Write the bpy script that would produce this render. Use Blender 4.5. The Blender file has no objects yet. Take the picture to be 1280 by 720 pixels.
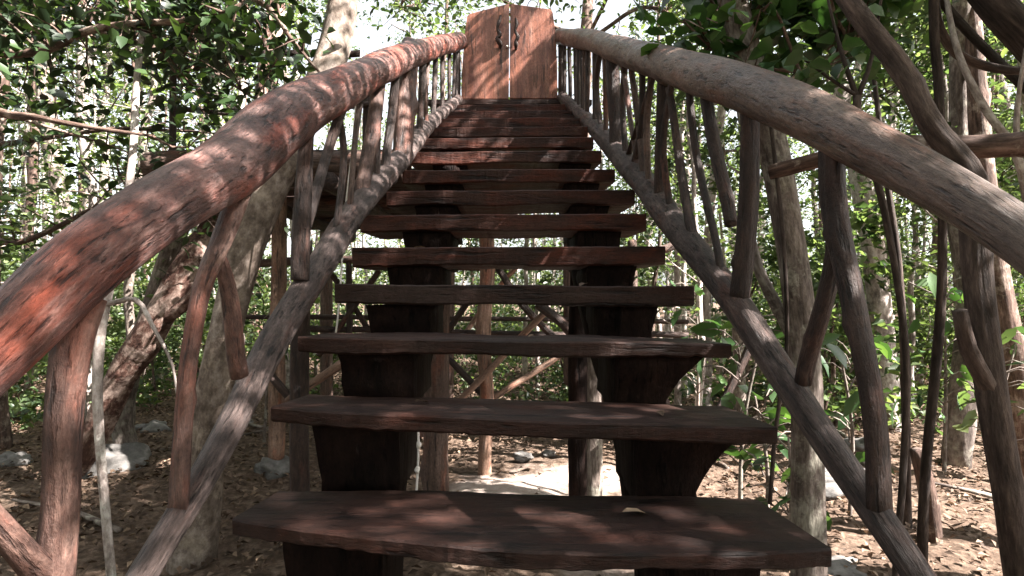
import bpy, math, random
import numpy as np

random.seed(7)
RNG = np.random.default_rng(11)
SC = bpy.context.scene
COL = SC.collection
CAMZ, F, HOR = 1.45, 714.0, 375.0
# ------------------------------------------------------------------ helpers
def P(px, py, d):
    return np.array([(px-640.0)*d/F, d, CAMZ+(HOR-py)*d/F])
def PX(px, py, X):
    return P(px, py, F*X/(px-640.0))

class MB:
    """collects tubes, planks, leaves ... and links them as one mesh object"""
    def __init__(s):
        s.v=[]; s.a=[]; s.l=[]; s.n=0; s.ls=[]; s.lt=[]; s.nl=0; s.lv=[]
    def add(s, v, faces, a=None, lv=None):
        v=np.asarray(v,float); k=len(v)
        s.v.append(v); s.a.append(np.asarray(a,float) if a is not None else v.copy())
        s.lv.append(np.asarray(lv,float) if lv is not None else np.zeros(k))
        if not isinstance(faces,list): faces=[faces]
        for f in faces:
            f=np.asarray(f,int)
            if f.size==0: continue
            if f.ndim==1: f=f[None,:]
            m,q=f.shape
            s.l.append((f+s.n).ravel())
            s.ls.append(s.nl+np.arange(m)*q); s.nl+=m*q
        s.n+=k
    def mesh(s, name, mat, smooth=True):
        me=bpy.data.meshes.new(name)
        v=np.concatenate(s.v); l=np.concatenate(s.l); ls=np.concatenate(s.ls)
        me.vertices.add(len(v)); me.vertices.foreach_set('co', v.astype(np.float32).ravel())
        me.loops.add(len(l)); me.loops.foreach_set('vertex_index', l.astype(np.int32))
        me.polygons.add(len(ls)); me.polygons.foreach_set('loop_start', ls.astype(np.int32))
        me.polygons.foreach_set('use_smooth', np.full(len(ls), smooth))
        at=me.attributes.new('logco','FLOAT_VECTOR','POINT')
        at.data.foreach_set('vector', np.concatenate(s.a).astype(np.float32).ravel())
        at=me.attributes.new('lv','FLOAT','POINT')
        at.data.foreach_set('value', np.concatenate(s.lv).astype(np.float32))
        me.update(calc_edges=True); me.validate()
        me.materials.append(mat)
        return me
    def build(s, name, mat, parent=None, smooth=True):
        o=bpy.data.objects.new(name, s.mesh(name, mat, smooth)); COL.objects.link(o)
        if parent is not None: put(o, parent)
        return o
def put(o, parent):
    o.parent=parent
    o.matrix_parent_inverse = parent.matrix_basis.inverted()
def thing(name, label, cat, loc=(0,0,0), group=None):
    o=bpy.data.objects.new(name,None); COL.objects.link(o); o.location=tuple(float(c) for c in loc)
    o.empty_display_size=.2
    return tag(o,label,cat,group)
def tag(o,label,cat,group=None,kind=None):
    o['label']=label; o['category']=cat
    if group: o['group']=group
    if kind: o['kind']=kind
    return o

def catmull(pts, n):
    pts=np.asarray(pts,float)
    if len(pts)==2:
        t=np.linspace(0,1,n)[:,None]; return pts[0]*(1-t)+pts[1]*t
    seg=np.linalg.norm(np.diff(pts[:,:3],axis=0),axis=1); cs=np.concatenate([[0],np.cumsum(seg)])
    p=np.vstack([2*pts[0]-pts[1],pts,2*pts[-1]-pts[-2]])
    t=np.linspace(0,cs[-1],n); i=np.clip(np.searchsorted(cs,t,'right')-1,0,len(seg)-1)
    u=((t-cs[i])/np.maximum(seg[i],1e-9))[:,None]
    p0,p1,p2,p3=p[i],p[i+1],p[i+2],p[i+3]
    return .5*((2*p1)+(-p0+p2)*u+(2*p0-5*p1+4*p2-p3)*u*u+(-p0+3*p1-3*p2+p3)*u**3)

def tube(mb, pts, rad, sides=10, step=.08, rough=.07, wander=.0, knots=0, seed=None, cap=True):
    rng=np.random.default_rng(seed if seed is not None else RNG.integers(1<<30))
    pts=np.asarray(pts,float)
    rad=np.full(len(pts),rad,float) if np.isscalar(rad) else np.asarray(rad,float)
    if len(rad)!=len(pts): rad=np.interp(np.linspace(0,1,len(pts)),np.linspace(0,1,len(rad)),rad)
    L=np.linalg.norm(np.diff(pts,axis=0),axis=1).sum()
    n=max(len(pts),int(L/step)+2)
    c=catmull(np.hstack([pts,rad[:,None]]),n); r=np.maximum(c[:,3],.0008); c=c[:,:3]
    s=np.concatenate([[0],np.cumsum(np.linalg.norm(np.diff(c,axis=0),axis=1))])
    if wander>0:
        fade=np.minimum(1,np.minimum(s,L-s).clip(0)/(.15*L+1e-6))
        for k in range(3):
            w=rng.uniform(1.5,6,3); ph=rng.uniform(0,6.28,3)
            c=c+fade[:,None]*wander*np.sin(s[:,None]*w+ph)/(k+1)
    T=np.gradient(c,axis=0); T/=np.linalg.norm(T,axis=1)[:,None]+1e-12
    up=np.array([0,0,1.]) if abs(T[0,2])<.85 else np.array([1.,0,0])
    N=np.zeros_like(T); v=up-T[0]*(up@T[0]); v/=np.linalg.norm(v)
    for i in range(n):
        v=v-T[i]*(v@T[i]); v/=np.linalg.norm(v)+1e-12; N[i]=v
    B=np.cross(T,N)
    a=np.linspace(0,2*math.pi,sides,endpoint=False)
    A,S=np.meshgrid(a,s)
    R=np.ones_like(A)
    if rough>0:
        for m,w,am in ((1,3.1,.5),(2,2.2,.6),(2,6.5,.35),(3,4.1,.45),(3,11.,.2),(5,2.4,.3),(7,1.6,.22),(9,3.5,.15)):
            R+=rough*am*np.sin(m*A+rng.choice([-1,1])*w*S*rng.uniform(.6,1.5)+rng.uniform(0,6.28))
        for k in range(knots):
            s0=rng.uniform(.05,.95)*L; a0=rng.uniform(0,6.28); w=r.mean()*rng.uniform(.5,.9)
            da=(A-a0+math.pi)%(2*math.pi)-math.pi
            R+=rng.uniform(.18,.4)*np.exp(-((S-s0)/w)**2-(da/.55)**2)
    RR=R*r[:,None]
    V=c[:,None,:]+RR[...,None]*(np.cos(A)[...,None]*N[:,None,:]+np.sin(A)[...,None]*B[:,None,:])
    off=rng.uniform(0,50,3)
    at=np.stack([np.cos(A)*r.mean(),np.sin(A)*r.mean(),S],-1)+off
    i=np.arange(n-1)[:,None]*sides; j=np.arange(sides)[None,:]; j2=(j+1)%sides
    q=np.stack([i+j,i+j2,i+sides+j2,i+sides+j],-1).reshape(-1,4)
    faces=[q]
    V=V.reshape(-1,3); at=at.reshape(-1,3)
    if cap:
        V=np.vstack([V,c[0]-T[0]*r[0]*.12,c[-1]+T[-1]*r[-1]*.12]); at=np.vstack([at,off,off+[0,0,L]])
        k=n*sides; jj=np.arange(sides)
        faces+= [np.stack([np.full(sides,k),(jj+1)%sides,jj],-1),
                 np.stack([np.full(sides,k+1),(n-1)*sides+jj,(n-1)*sides+(jj+1)%sides],-1)]
    mb.add(V,faces,at)
    return c

def leaves(mb, cen, size, rng, fine=False, up=.75, wid=.5, drop=.25):
    """leaf blades: each a folded blade of its own around a random direction"""
    cen=np.asarray(cen,float); n=len(cen)
    if n==0: return
    size=np.broadcast_to(size,n)*rng.uniform(.65,1.3,n)
    nz=rng.normal(0,1,(n,3)); nz/=np.linalg.norm(nz,axis=1)[:,None]; nz[:,2]+=up*1.6; nz/=np.linalg.norm(nz,axis=1)[:,None]
    d=rng.normal(0,1,(n,3)); d[:,2]-=drop; d-=nz*(d*nz).sum(1)[:,None]; d/=np.linalg.norm(d,axis=1)[:,None]
    b=np.cross(nz,d)
    w=(size*wid*rng.uniform(.8,1.2,n))[:,None]; S=size[:,None]
    base=cen-d*S*.5
    fold=.28
    lv=rng.uniform(0,1,n)
    if fine:
        v=np.stack([base, base+d*S*.28-b*w*.46+nz*w*fold*.5, base+d*S*.66-b*w*.42+nz*w*fold*.4-nz*S*.03,
                    base+d*S-nz*S*.16, base+d*S*.66+b*w*.42+nz*w*fold*.4-nz*S*.03, base+d*S*.28+b*w*.46+nz*w*fold*.5, base+d*S*.5],1)
        k=7; i=np.arange(n)[:,None]*k
        f=[np.hstack([i,i+1,i+2,i+6][::-1]),np.hstack([i+6,i+2,i+3][::-1]),np.hstack([i+6,i+3,i+4][::-1]),np.hstack([i,i+6,i+4,i+5][::-1])]
    else:
        v=np.stack([base, base+d*S*.45-b*w*.5+nz*w*fold, base+d*S-nz*S*.12, base+d*S*.45+b*w*.5+nz*w*fold],1)
        k=4; i=np.arange(n)[:,None]*k
        f=[np.hstack([i,i+2,i+1]),np.hstack([i,i+3,i+2])]
    mb.add(v.reshape(-1,3),f,None,np.repeat(lv,k))

def clumps(rng, cen, rad, per, flat=.7):
    cen=np.asarray(cen); n=len(cen)
    p=rng.normal(0,1,(n,per,3)); p/=np.linalg.norm(p,axis=2)[...,None]; p*=(rng.uniform(0,1,(n,per,1))**.45)
    p[...,2]*=flat
    rad=np.broadcast_to(rad,n)
    return (cen[:,None,:]+p*rad[:,None,None]).reshape(-1,3)

# ------------------------------------------------------------------ materials
def newmat(name):
    m=bpy.data.materials.new(name); m.use_nodes=True
    nt=m.node_tree; nt.nodes.clear()
    out=nt.nodes.new('ShaderNodeOutputMaterial')
    return m,nt,out
def nd(nt,t,**kw):
    n=nt.nodes.new(t)
    for k,v in kw.items():
        if k.startswith('i_'):
            n.inputs[k[2:].replace('_',' ')].default_value=v
        else: setattr(n,k,v)
    return n
def ramp(nt,fac,stops):
    r=nt.nodes.new('ShaderNodeValToRGB'); e=r.color_ramp.elements
    while len(e)<len(stops): e.new(.5)
    for el,(p,c) in zip(e,stops):
        el.position=p; el.color=(*c,1) if len(c)==3 else c
    nt.links.new(fac,r.inputs[0]); return r.outputs[0]
def mixc(nt,fac,a,b,mode='MIX'):
    m=nt.nodes.new('ShaderNodeMix'); m.data_type='RGBA'; m.blend_type=mode
    for sock,val in ((m.inputs[0],fac),(m.inputs[6],a),(m.inputs[7],b)):
        if hasattr(val,'is_output'): nt.links.new(val,sock)
        else: sock.default_value=val if not isinstance(val,tuple) else (*val,1)
    return m.outputs[2]

def wood(name, dark, mid, light, patch=None, patch_amt=(.55,.7), rough=(.45,.7), streak=28, along=.12, bump=.5, spec=.4, grey=None):
    m,nt,out=newmat(name); L=nt.links.new
    at=nd(nt,'ShaderNodeAttribute',attribute_name='logco')
    mp=nd(nt,'ShaderNodeMapping'); mp.inputs['Scale'].default_value=(1,1,along); L(at.outputs['Vector'],mp.inputs[0])
    n1=nd(nt,'ShaderNodeTexNoise',i_Scale=streak,i_Detail=9.,i_Roughness=.65); L(mp.outputs[0],n1.inputs['Vector'])
    col=ramp(nt,n1.outputs[0],[(.3,dark),(.5,mid),(.72,light)])
    mp2=nd(nt,'ShaderNodeMapping'); mp2.inputs['Scale'].default_value=(1,1,.35); L(at.outputs['Vector'],mp2.inputs[0])
    n2=nd(nt,'ShaderNodeTexNoise',i_Scale=9.,i_Detail=5.,i_Roughness=.6); L(mp2.outputs[0],n2.inputs['Vector'])
    if patch:
        f=ramp(nt,n2.outputs[0],[(patch_amt[0],(0,0,0)),(patch_amt[1],(1,1,1))])
        col=mixc(nt,f,col,mixc(nt,.75,col,patch))
    if grey:
        n4=nd(nt,'ShaderNodeTexNoise',i_Scale=3.2,i_Detail=6.,i_Roughness=.7); L(mp2.outputs[0],n4.inputs['Vector'])
        f=ramp(nt,n4.outputs[0],[(.45,(0,0,0)),(.65,(1,1,1))])
        col=mixc(nt,f,col,mixc(nt,.7,col,grey))
    mp3=nd(nt,'ShaderNodeMapping'); mp3.inputs['Scale'].default_value=(1,1,along*.8); L(at.outputs['Vector'],mp3.inputs[0])
    n6=nd(nt,'ShaderNodeTexNoise',i_Scale=streak*2.2,i_Detail=4.,i_Roughness=.55); L(mp3.outputs[0],n6.inputs['Vector'])
    crack=ramp(nt,n6.outputs[0],[(.33,(.22,.2,.2)),(.43,(1,1,1)),(.6,(1,1,1)),(.72,(1.35,1.3,1.3))])
    col=mixc(nt,1.,col,crack,'MULTIPLY')
    n7=nd(nt,'ShaderNodeTexNoise',i_Scale=95.,i_Detail=6.,i_Roughness=.75); mp4=nd(nt,'ShaderNodeMapping'); mp4.inputs['Scale'].default_value=(1,1,.55); L(at.outputs['Vector'],mp4.inputs[0]); L(mp4.outputs[0],n7.inputs['Vector'])
    col=mixc(nt,1.,col,ramp(nt,n7.outputs[0],[(.34,(.55,.53,.52)),(.5,(1,1,1)),(.66,(1.4,1.38,1.36))]),'MULTIPLY')
    n3=nd(nt,'ShaderNodeTexNoise',i_Scale=2.5,i_Detail=3.); L(at.outputs['Vector'],n3.inputs['Vector'])
    col=mixc(nt,1.,col,ramp(nt,n3.outputs[0],[(.3,(.62,.6,.6)),(.7,(1.2,1.2,1.2))]),'MULTIPLY')
    b=nd(nt,'ShaderNodeBsdfPrincipled'); L(col,b.inputs['Base Color'])
    b.inputs['Specular IOR Level'].default_value=spec
    rr=nd(nt,'ShaderNodeMapRange'); L(n2.outputs[0],rr.inputs[0]); rr.inputs[1].default_value=.3; rr.inputs[2].default_value=.7
    rr.inputs[3].default_value=rough[0]; rr.inputs[4].default_value=rough[1]; L(rr.outputs[0],b.inputs['Roughness'])
    bp=nd(nt,'ShaderNodeBump',i_Strength=bump,i_Distance=.02)
    ad=nd(nt,'ShaderNodeMath',operation='MULTIPLY_ADD'); L(n2.outputs[0],ad.inputs[0]); ad.inputs[1].default_value=.5; L(n1.outputs[0],ad.inputs[2])
    ad2=nd(nt,'ShaderNodeMath',operation='MULTIPLY_ADD'); L(crack,ad2.inputs[0]); ad2.inputs[1].default_value=.35; L(ad.outputs[0],ad2.inputs[2])
    ad3=nd(nt,'ShaderNodeMath',operation='MULTIPLY_ADD'); L(n7.outputs[0],ad3.inputs[0]); ad3.inputs[1].default_value=.3; L(ad2.outputs[0],ad3.inputs[2])
    L(ad3.outputs[0],bp.inputs['Height']); L(bp.outputs[0],b.inputs['Normal'])
    L(b.outputs[0],out.inputs[0]); return m

def bark(name, dark, mid, light, scale=14, lich=None, bump=.7, along=.3):
    m,nt,out=newmat(name); L=nt.links.new
    at=nd(nt,'ShaderNodeAttribute',attribute_name='logco')
    oi=nd(nt,'ShaderNodeObjectInfo')
    ofs=nd(nt,'ShaderNodeVectorMath',operation='SCALE'); L(oi.outputs['Location'],ofs.inputs[0]); ofs.inputs['Scale'].default_value=3.7
    ad=nd(nt,'ShaderNodeVectorMath',operation='ADD'); L(at.outputs['Vector'],ad.inputs[0]); L(ofs.outputs[0],ad.inputs[1])
    mp=nd(nt,'ShaderNodeMapping'); mp.inputs['Scale'].default_value=(1,1,along); L(ad.outputs[0],mp.inputs[0])
    n1=nd(nt,'ShaderNodeTexNoise',i_Scale=float(scale),i_Detail=9.,i_Roughness=.7); L(mp.outputs[0],n1.inputs['Vector'])
    col=ramp(nt,n1.outputs[0],[(.33,dark),(.5,mid),(.66,light)])
    n2=nd(nt,'ShaderNodeTexNoise',i_Scale=5.,i_Detail=6.,i_Roughness=.7); L(ad.outputs[0],n2.inputs['Vector'])
    if lich:
        col=mixc(nt,ramp(nt,n2.outputs[0],[(.52,(0,0,0)),(.6,(1,1,1))]),col,lich)
    n5=nd(nt,'ShaderNodeTexNoise',i_Scale=float(scale)*3.5,i_Detail=5.,i_Roughness=.7); L(mp.outputs[0],n5.inputs['Vector'])
    col=mixc(nt,1.,col,ramp(nt,n5.outputs[0],[(.35,(.5,.47,.45)),(.62,(1.15,1.15,1.15))]),'MULTIPLY')
    v=nd(nt,'ShaderNodeMapRange'); L(oi.outputs['Random'],v.inputs[0]); v.inputs[3].default_value=.6; v.inputs[4].default_value=1.25
    cb=nd(nt,'ShaderNodeCombineColor')
    for i in range(3): L(v.outputs[0],cb.inputs[i])
    col=mixc(nt,1.,col,cb.outputs[0],'MULTIPLY')
    b=nd(nt,'ShaderNodeBsdfPrincipled',i_Roughness=.85); L(col,b.inputs['Base Color']); b.inputs['Specular IOR Level'].default_value=.25
    bp=nd(nt,'ShaderNodeBump',i_Strength=bump,i_Distance=.02); h5=nd(nt,'ShaderNodeMath',operation='MULTIPLY_ADD'); L(n5.outputs[0],h5.inputs[0]); h5.inputs[1].default_value=.5; L(n1.outputs[0],h5.inputs[2]); L(h5.outputs[0],bp.inputs['Height']); L(bp.outputs[0],b.inputs['Normal'])
    L(b.outputs[0],out.inputs[0]); return m

def leafmat(name, c0, c1, c2, trans=.4, tcol=None, rough=.42, spec=.5):
    m,nt,out=newmat(name); L=nt.links.new
    at=nd(nt,'ShaderNodeAttribute',attribute_name='lv')
    col=ramp(nt,at.outputs['Fac'],[(0.,c0),(.55,c1),(1.,c2)])
    oi=nd(nt,'ShaderNodeObjectInfo')
    hs=nd(nt,'ShaderNodeHueSaturation'); L(col,hs.inputs['Color'])
    mr=nd(nt,'ShaderNodeMapRange'); L(oi.outputs['Random'],mr.inputs[0]); mr.inputs[3].default_value=.75; mr.inputs[4].default_value=1.3; L(mr.outputs[0],hs.inputs['Value'])
    b=nd(nt,'ShaderNodeBsdfPrincipled',i_Roughness=rough); L(hs.outputs[0],b.inputs['Base Color']); b.inputs['Specular IOR Level'].default_value=spec
    t=nd(nt,'ShaderNodeBsdfTranslucent')
    tc=mixc(nt,1.,hs.outputs[0],tcol or (1.9,1.9,.8),'MULTIPLY'); L(tc,t.inputs[0])
    mx=nd(nt,'ShaderNodeMixShader'); mx.inputs[0].default_value=trans
    L(b.outputs[0],mx.inputs[1]); L(t.outputs[0],mx.inputs[2]); L(mx.outputs[0],out.inputs[0]); return m

def plain(name,c,rough=.7,var=.25,scale=18):
    m,nt,out=newmat(name); L=nt.links.new
    tc=nd(nt,'ShaderNodeTexCoord'); n=nd(nt,'ShaderNodeTexNoise',i_Scale=float(scale),i_Detail=8.,i_Roughness=.7); L(tc.outputs['Object'],n.inputs['Vector'])
    col=ramp(nt,n.outputs[0],[(.3,tuple(x*(1-var) for x in c)),(.7,tuple(min(1,x*(1+var)) for x in c))])
    b=nd(nt,'ShaderNodeBsdfPrincipled',i_Roughness=rough); L(col,b.inputs['Base Color'])
    bp=nd(nt,'ShaderNodeBump',i_Strength=.6,i_Distance=.02); L(n.outputs[0],bp.inputs['Height']); L(bp.outputs[0],b.inputs['Normal'])
    L(b.outputs[0],out.inputs[0]); return m

M_RAILRED = wood('rail_red', (.016,.006,.005),(.105,.042,.032),(.29,.175,.15), patch=(.25,.052,.026), patch_amt=(.48,.64), rough=(.36,.6), grey=(.14,.10,.092), streak=30, along=.26, bump=1.)
M_RAILTAN = wood('rail_tan', (.036,.021,.014),(.112,.072,.054),(.205,.15,.122), patch=(.18,.075,.042), patch_amt=(.5,.68), rough=(.34,.6), grey=(.105,.082,.072), streak=26, along=.3, bump=.7)
M_LOWRAIL = wood('low_rail', (.014,.009,.008),(.062,.043,.038),(.15,.112,.102), patch=(.11,.045,.03), rough=(.5,.75), streak=32, along=.24, bump=1.)
M_BALU = wood('baluster_wood', (.010,.005,.004),(.036,.02,.0155),(.085,.052,.042), patch=(.09,.032,.02), patch_amt=(.58,.72), rough=(.5,.8), streak=30, along=.2, bump=1.)
M_BALULT = wood('baluster_light', (.02,.010,.008),(.085,.044,.034),(.2,.125,.10), patch=(.2,.065,.04), rough=(.45,.7), streak=26, along=.22, bump=.8)
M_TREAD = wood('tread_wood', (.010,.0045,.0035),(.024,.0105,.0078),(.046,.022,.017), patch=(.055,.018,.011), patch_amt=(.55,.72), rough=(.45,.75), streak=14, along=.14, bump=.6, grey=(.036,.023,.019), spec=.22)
M_TREADLIT = wood('tread_wood_red_lit', (.012,.0045,.003),(.034,.012,.0078),(.062,.024,.016), patch=(.09,.022,.011), patch_amt=(.48,.68), rough=(.42,.7), streak=14, along=.14, bump=.6, spec=.22)  # redder, lighter copy of tread wood; upper treads' stronger light put into colour
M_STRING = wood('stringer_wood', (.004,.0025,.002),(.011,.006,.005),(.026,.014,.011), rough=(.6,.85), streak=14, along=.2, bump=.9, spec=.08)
M_DOOR = wood('door_wood', (.10,.035,.022),(.23,.09,.058),(.36,.19,.14), patch=(.10,.03,.022), patch_amt=(.48,.7), rough=(.3,.5), streak=12, along=.12, bump=.3, spec=.5)
M_POST = wood('post_wood', (0.035,0.021,0.017),(0.098,0.063,0.050),(0.182,0.126,0.105), patch=(0.168,0.063,0.038), rough=(.6,.85), streak=28, along=.12, bump=1.)
M_PEEL = wood('peeled_pole', (.07,.04,.027),(.19,.115,.08),(.32,.22,.17), patch=(.26,.09,.05), rough=(.5,.75), streak=24, along=.12, bump=.6)
M_DECK = wood('deck_wood', (0.018,0.010,0.008),(0.054,0.030,0.024),(0.102,0.060,0.051), rough=(.6,.8), streak=14, along=.06, bump=.6)
B_PALE = bark('pale_bark', (.13,.11,.10),(.34,.29,.265),(.56,.51,.48), 12, lich=(.5,.47,.43), along=.4)
B_MOTT = bark('mottled_bark', (.085,.065,.052),(.21,.165,.135),(.40,.34,.30), 9, lich=(.33,.27,.22), along=.6)
B_GREY = bark('grey_bark', (.07,.055,.048),(.19,.155,.135),(.35,.30,.27), 16, lich=(.33,.31,.26), along=.25)
B_BROWN = bark('brown_bark', (.035,.022,.018),(.11,.07,.055),(.24,.16,.13), 18, lich=(.3,.24,.2), along=.2)
B_DARK = bark('dark_bark', (.02,.015,.013),(.06,.043,.036),(.13,.095,.08), 20, along=.2)
B_FLAKE = bark('flaking_bark', (.02,.012,.010),(.12,.06,.045),(.42,.31,.26), 13, lich=(.46,.35,.3), along=.5, bump=1.2)
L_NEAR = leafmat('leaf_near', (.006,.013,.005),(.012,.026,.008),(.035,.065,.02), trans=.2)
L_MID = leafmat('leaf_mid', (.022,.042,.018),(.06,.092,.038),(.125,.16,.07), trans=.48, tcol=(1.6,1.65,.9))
L_PALE = leafmat('leaf_pale', (.05,.078,.032),(.095,.135,.055),(.17,.205,.10), trans=.48, tcol=(1.6,1.65,.9))
L_BIG = leafmat('leaf_big', (.016,.042,.015),(.03,.07,.022),(.065,.12,.04), trans=.32, rough=.38)
L_DEAD = leafmat('leaf_dead', (.04,.025,.016),(.10,.064,.043),(.26,.185,.13), trans=.1, tcol=(1.2,1.,.8), rough=.7, spec=.25)
M_ROCK = plain('limestone',(.12,.113,.107),.9,.6,12)
M_ROPE = plain('rope_white',(.72,.68,.64),.8,.15,60)

# ------------------------------------------------------------------ world, sun, camera
SUN_EL, SUN_AZ = 44.0, 70.0      # azimuth measured from straight behind the camera towards its right
e,a_=math.radians(SUN_EL),math.radians(SUN_AZ)
TO_SUN=np.array([math.cos(e)*math.sin(a_),-math.cos(e)*math.cos(a_),math.sin(e)])
w=bpy.data.worlds.new("World"); SC.world=w; w.use_nodes=True
nt=w.node_tree; bg=nt.nodes['Background']
sky=nt.nodes.new('ShaderNodeTexSky'); sky.sky_type='NISHITA'; sky.sun_disc=False
sky.sun_elevation=e; sky.sun_rotation=math.atan2(TO_SUN[0],TO_SUN[1])
sky.dust_density=3.0; sky.air_density=1.0; sky.ozone_density=1.0
hs=nt.nodes.new('ShaderNodeHueSaturation'); hs.inputs['Saturation'].default_value=.25
nt.links.new(sky.outputs[0],hs.inputs['Color']); nt.links.new(hs.outputs[0],bg.inputs[0]); bg.inputs[1].default_value=.06
sl=bpy.data.lights.new('sun','SUN'); sl.energy=5.0; sl.angle=math.radians(.5); sl.color=(1,.93,.87)
so=bpy.data.objects.new('sun',sl); COL.objects.link(so)
from mathutils import Vector
so.rotation_euler=Vector(-TO_SUN).to_track_quat('-Z','Y').to_euler()
so.location=(20,-5,20)
cam=bpy.data.cameras.new('camera'); co=bpy.data.objects.new('camera',cam); COL.objects.link(co)
cam.sensor_width=36; cam.lens=36*F/1280; cam.shift_y=15/1280; cam.clip_end=500; cam.clip_start=.02
co.location=(0,0,CAMZ); co.rotation_euler=(math.pi/2,0,0); SC.camera=co
SC.view_settings.view_transform='Standard'; SC.view_settings.look='None'; SC.view_settings.gamma=1
SC.view_settings.use_curve_mapping=False
SC.view_settings.exposure=3.0
SC.render.engine='CYCLES'
cy=SC.cycles
cy.max_bounces=7; cy.diffuse_bounces=4; cy.glossy_bounces=2; cy.transmission_bounces=4; cy.transparent_max_bounces=4
cy.use_denoising=True
try: cy.denoiser='OPENIMAGEDENOISE'
except Exception: pass
cy.sample_clamp_indirect=6

# ------------------------------------------------------------------ ground
def gz(x,y):
    x=np.asarray(x,float); y=np.asarray(y,float)
    r=np.hypot(x,y-3)
    z=.035*np.clip(r-5,0,30)
    z=z+.05*np.sin(.9*x+1.3)*np.sin(.8*y+.4)+.03*np.sin(2.3*x-1.1*y)+.018*np.sin(5.1*x+2.)*np.cos(4.3*y)
    return z
gmb=MB()
def axis(lo,hi):
    a=np.concatenate([np.arange(lo,-9,1.5),np.arange(-9,9,.12),np.arange(9,hi,1.5)]); return a
gx=axis(-60,61); gy=axis(-60,61)+3
X,Y=np.meshgrid(gx,gy); Z=gz(X,Y)
near=np.exp(-((X/9)**2+((Y-3)/9)**2)**3)
rr=np.random.default_rng(5); Z=Z+near*rr.normal(0,.012,Z.shape)
n,m_=X.shape; i=np.arange(n-1)[:,None]*m_; j=np.arange(m_-1)[None,:]
q=np.stack([i+j,i+j+1,i+m_+j+1,i+m_+j],-1).reshape(-1,4)
gmb.add(np.stack([X,Y,Z],-1).reshape(-1,3),q)
mg,nt,out=newmat('forest_floor'); L=nt.links.new
tc=nd(nt,'ShaderNodeTexCoord')
n1=nd(nt,'ShaderNodeTexNoise',i_Scale=14.,i_Detail=10.,i_Roughness=.75); L(tc.outputs['Object'],n1.inputs['Vector'])
v1=nd(nt,'ShaderNodeTexVoronoi',i_Scale=22.); L(tc.outputs['Object'],v1.inputs['Vector'])
c=ramp(nt,n1.outputs[0],[(.32,(.035,.024,.017)),(.5,(.10,.070,.052)),(.68,(.21,.16,.125))])
c=mixc(nt,1.,c,ramp(nt,v1.outputs['Distance'],[(.1,(.7,.68,.66)),(.6,(1.25,1.22,1.2))]),'MULTIPLY')
n2=nd(nt,'ShaderNodeTexNoise',i_Scale=1.3,i_Detail=5.,i_Roughness=.6); L(tc.outputs['Object'],n2.inputs['Vector'])
# trodden pale earth of the clearing under the stairs
sp=nd(nt,'ShaderNodeSeparateXYZ'); L(tc.outputs['Object'],sp.inputs[0])
def term(sock,c0,w):
    a=nd(nt,'ShaderNodeMath',operation='SUBTRACT'); L(sock,a.inputs[0]); a.inputs[1].default_value=c0
    b=nd(nt,'ShaderNodeMath',operation='DIVIDE'); L(a.outputs[0],b.inputs[0]); b.inputs[1].default_value=w
    p=nd(nt,'ShaderNodeMath',operation='POWER'); L(b.outputs[0],p.inputs[0]); p.inputs[1].default_value=2; return p.outputs[0]
s_=nd(nt,'ShaderNodeMath',operation='ADD'); L(term(sp.outputs[0],.25,1.6),s_.inputs[0]); L(term(sp.outputs[1],4.1,2.1),s_.inputs[1])
ad=nd(nt,'ShaderNodeMath',operation='MULTIPLY_ADD'); L(n2.outputs[0],ad.inputs[0]); ad.inputs[1].default_value=1.4; L(s_.outputs[0],ad.inputs[2])
fac=ramp(nt,ad.outputs[0],[(.0,(1,1,1)),(.75,(1,1,1)),(1.,(0,0,0))])
c=mixc(nt,fac,c,ramp(nt,n1.outputs[0],[(.3,(.30,.235,.20)),(.7,(.46,.39,.35))]))
b=nd(nt,'ShaderNodeBsdfPrincipled',i_Roughness=.95); b.inputs['Specular IOR Level'].default_value=.15; L(c,b.inputs['Base Color'])
bp=nd(nt,'ShaderNodeBump',i_Strength=.9,i_Distance=.04); L(n1.outputs[0],bp.inputs['Height']); L(bp.outputs[0],b.inputs['Normal']); L(b.outputs[0],out.inputs[0])
g=gmb.build('ground',mg); g['kind']='structure'; g['label']='brown leaf-strewn forest floor with pale trodden earth'

# ------------------------------------------------------------------ staircase
stair=thing('staircase','steep rustic staircase of thick wooden planks with crooked log handrails','staircase',(0,1.3,0))
TR=[ # left px, right px, depth left, depth right, thickness, tread depth, bow
 ((290,648),(1040,686),1.40,1.245,.043,.27,.095),
 ((338,509),(972,534),1.62,1.50,.047,.27,.045),
 ((372,421),(915,430),1.85,1.80,.050,.30,.022),
 ((418,355),(868,358),2.2,2.2,.078,.33,.012),
 ((440,309),(832,308),2.58,2.57,.085,.34,.010),
 ((450,269),(808,267),2.96,2.95,.085,.36,.008),
 ((483,239),(794,237),3.34,3.33,.085,.37,.006),
 ((503,213),(769,211),3.72,3.71,.085,.37,.006),
 ((512,190),(752,188),4.10,4.09,.085,.37,.006),
 ((520,173),(742,171),4.48,4.47,.085,.37,.006),
 ((530,159.5),(735,158),4.86,4.85,.085,.37,.006),
 ((540,148),(727,147),5.24,5.23,.085,.37,.005),
 ((548,139),(720,138),5.62,5.61,.085,.37,.005),
 ((556,131),(712,130),6.0,6.0,.085,.37,.005)]
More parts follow.
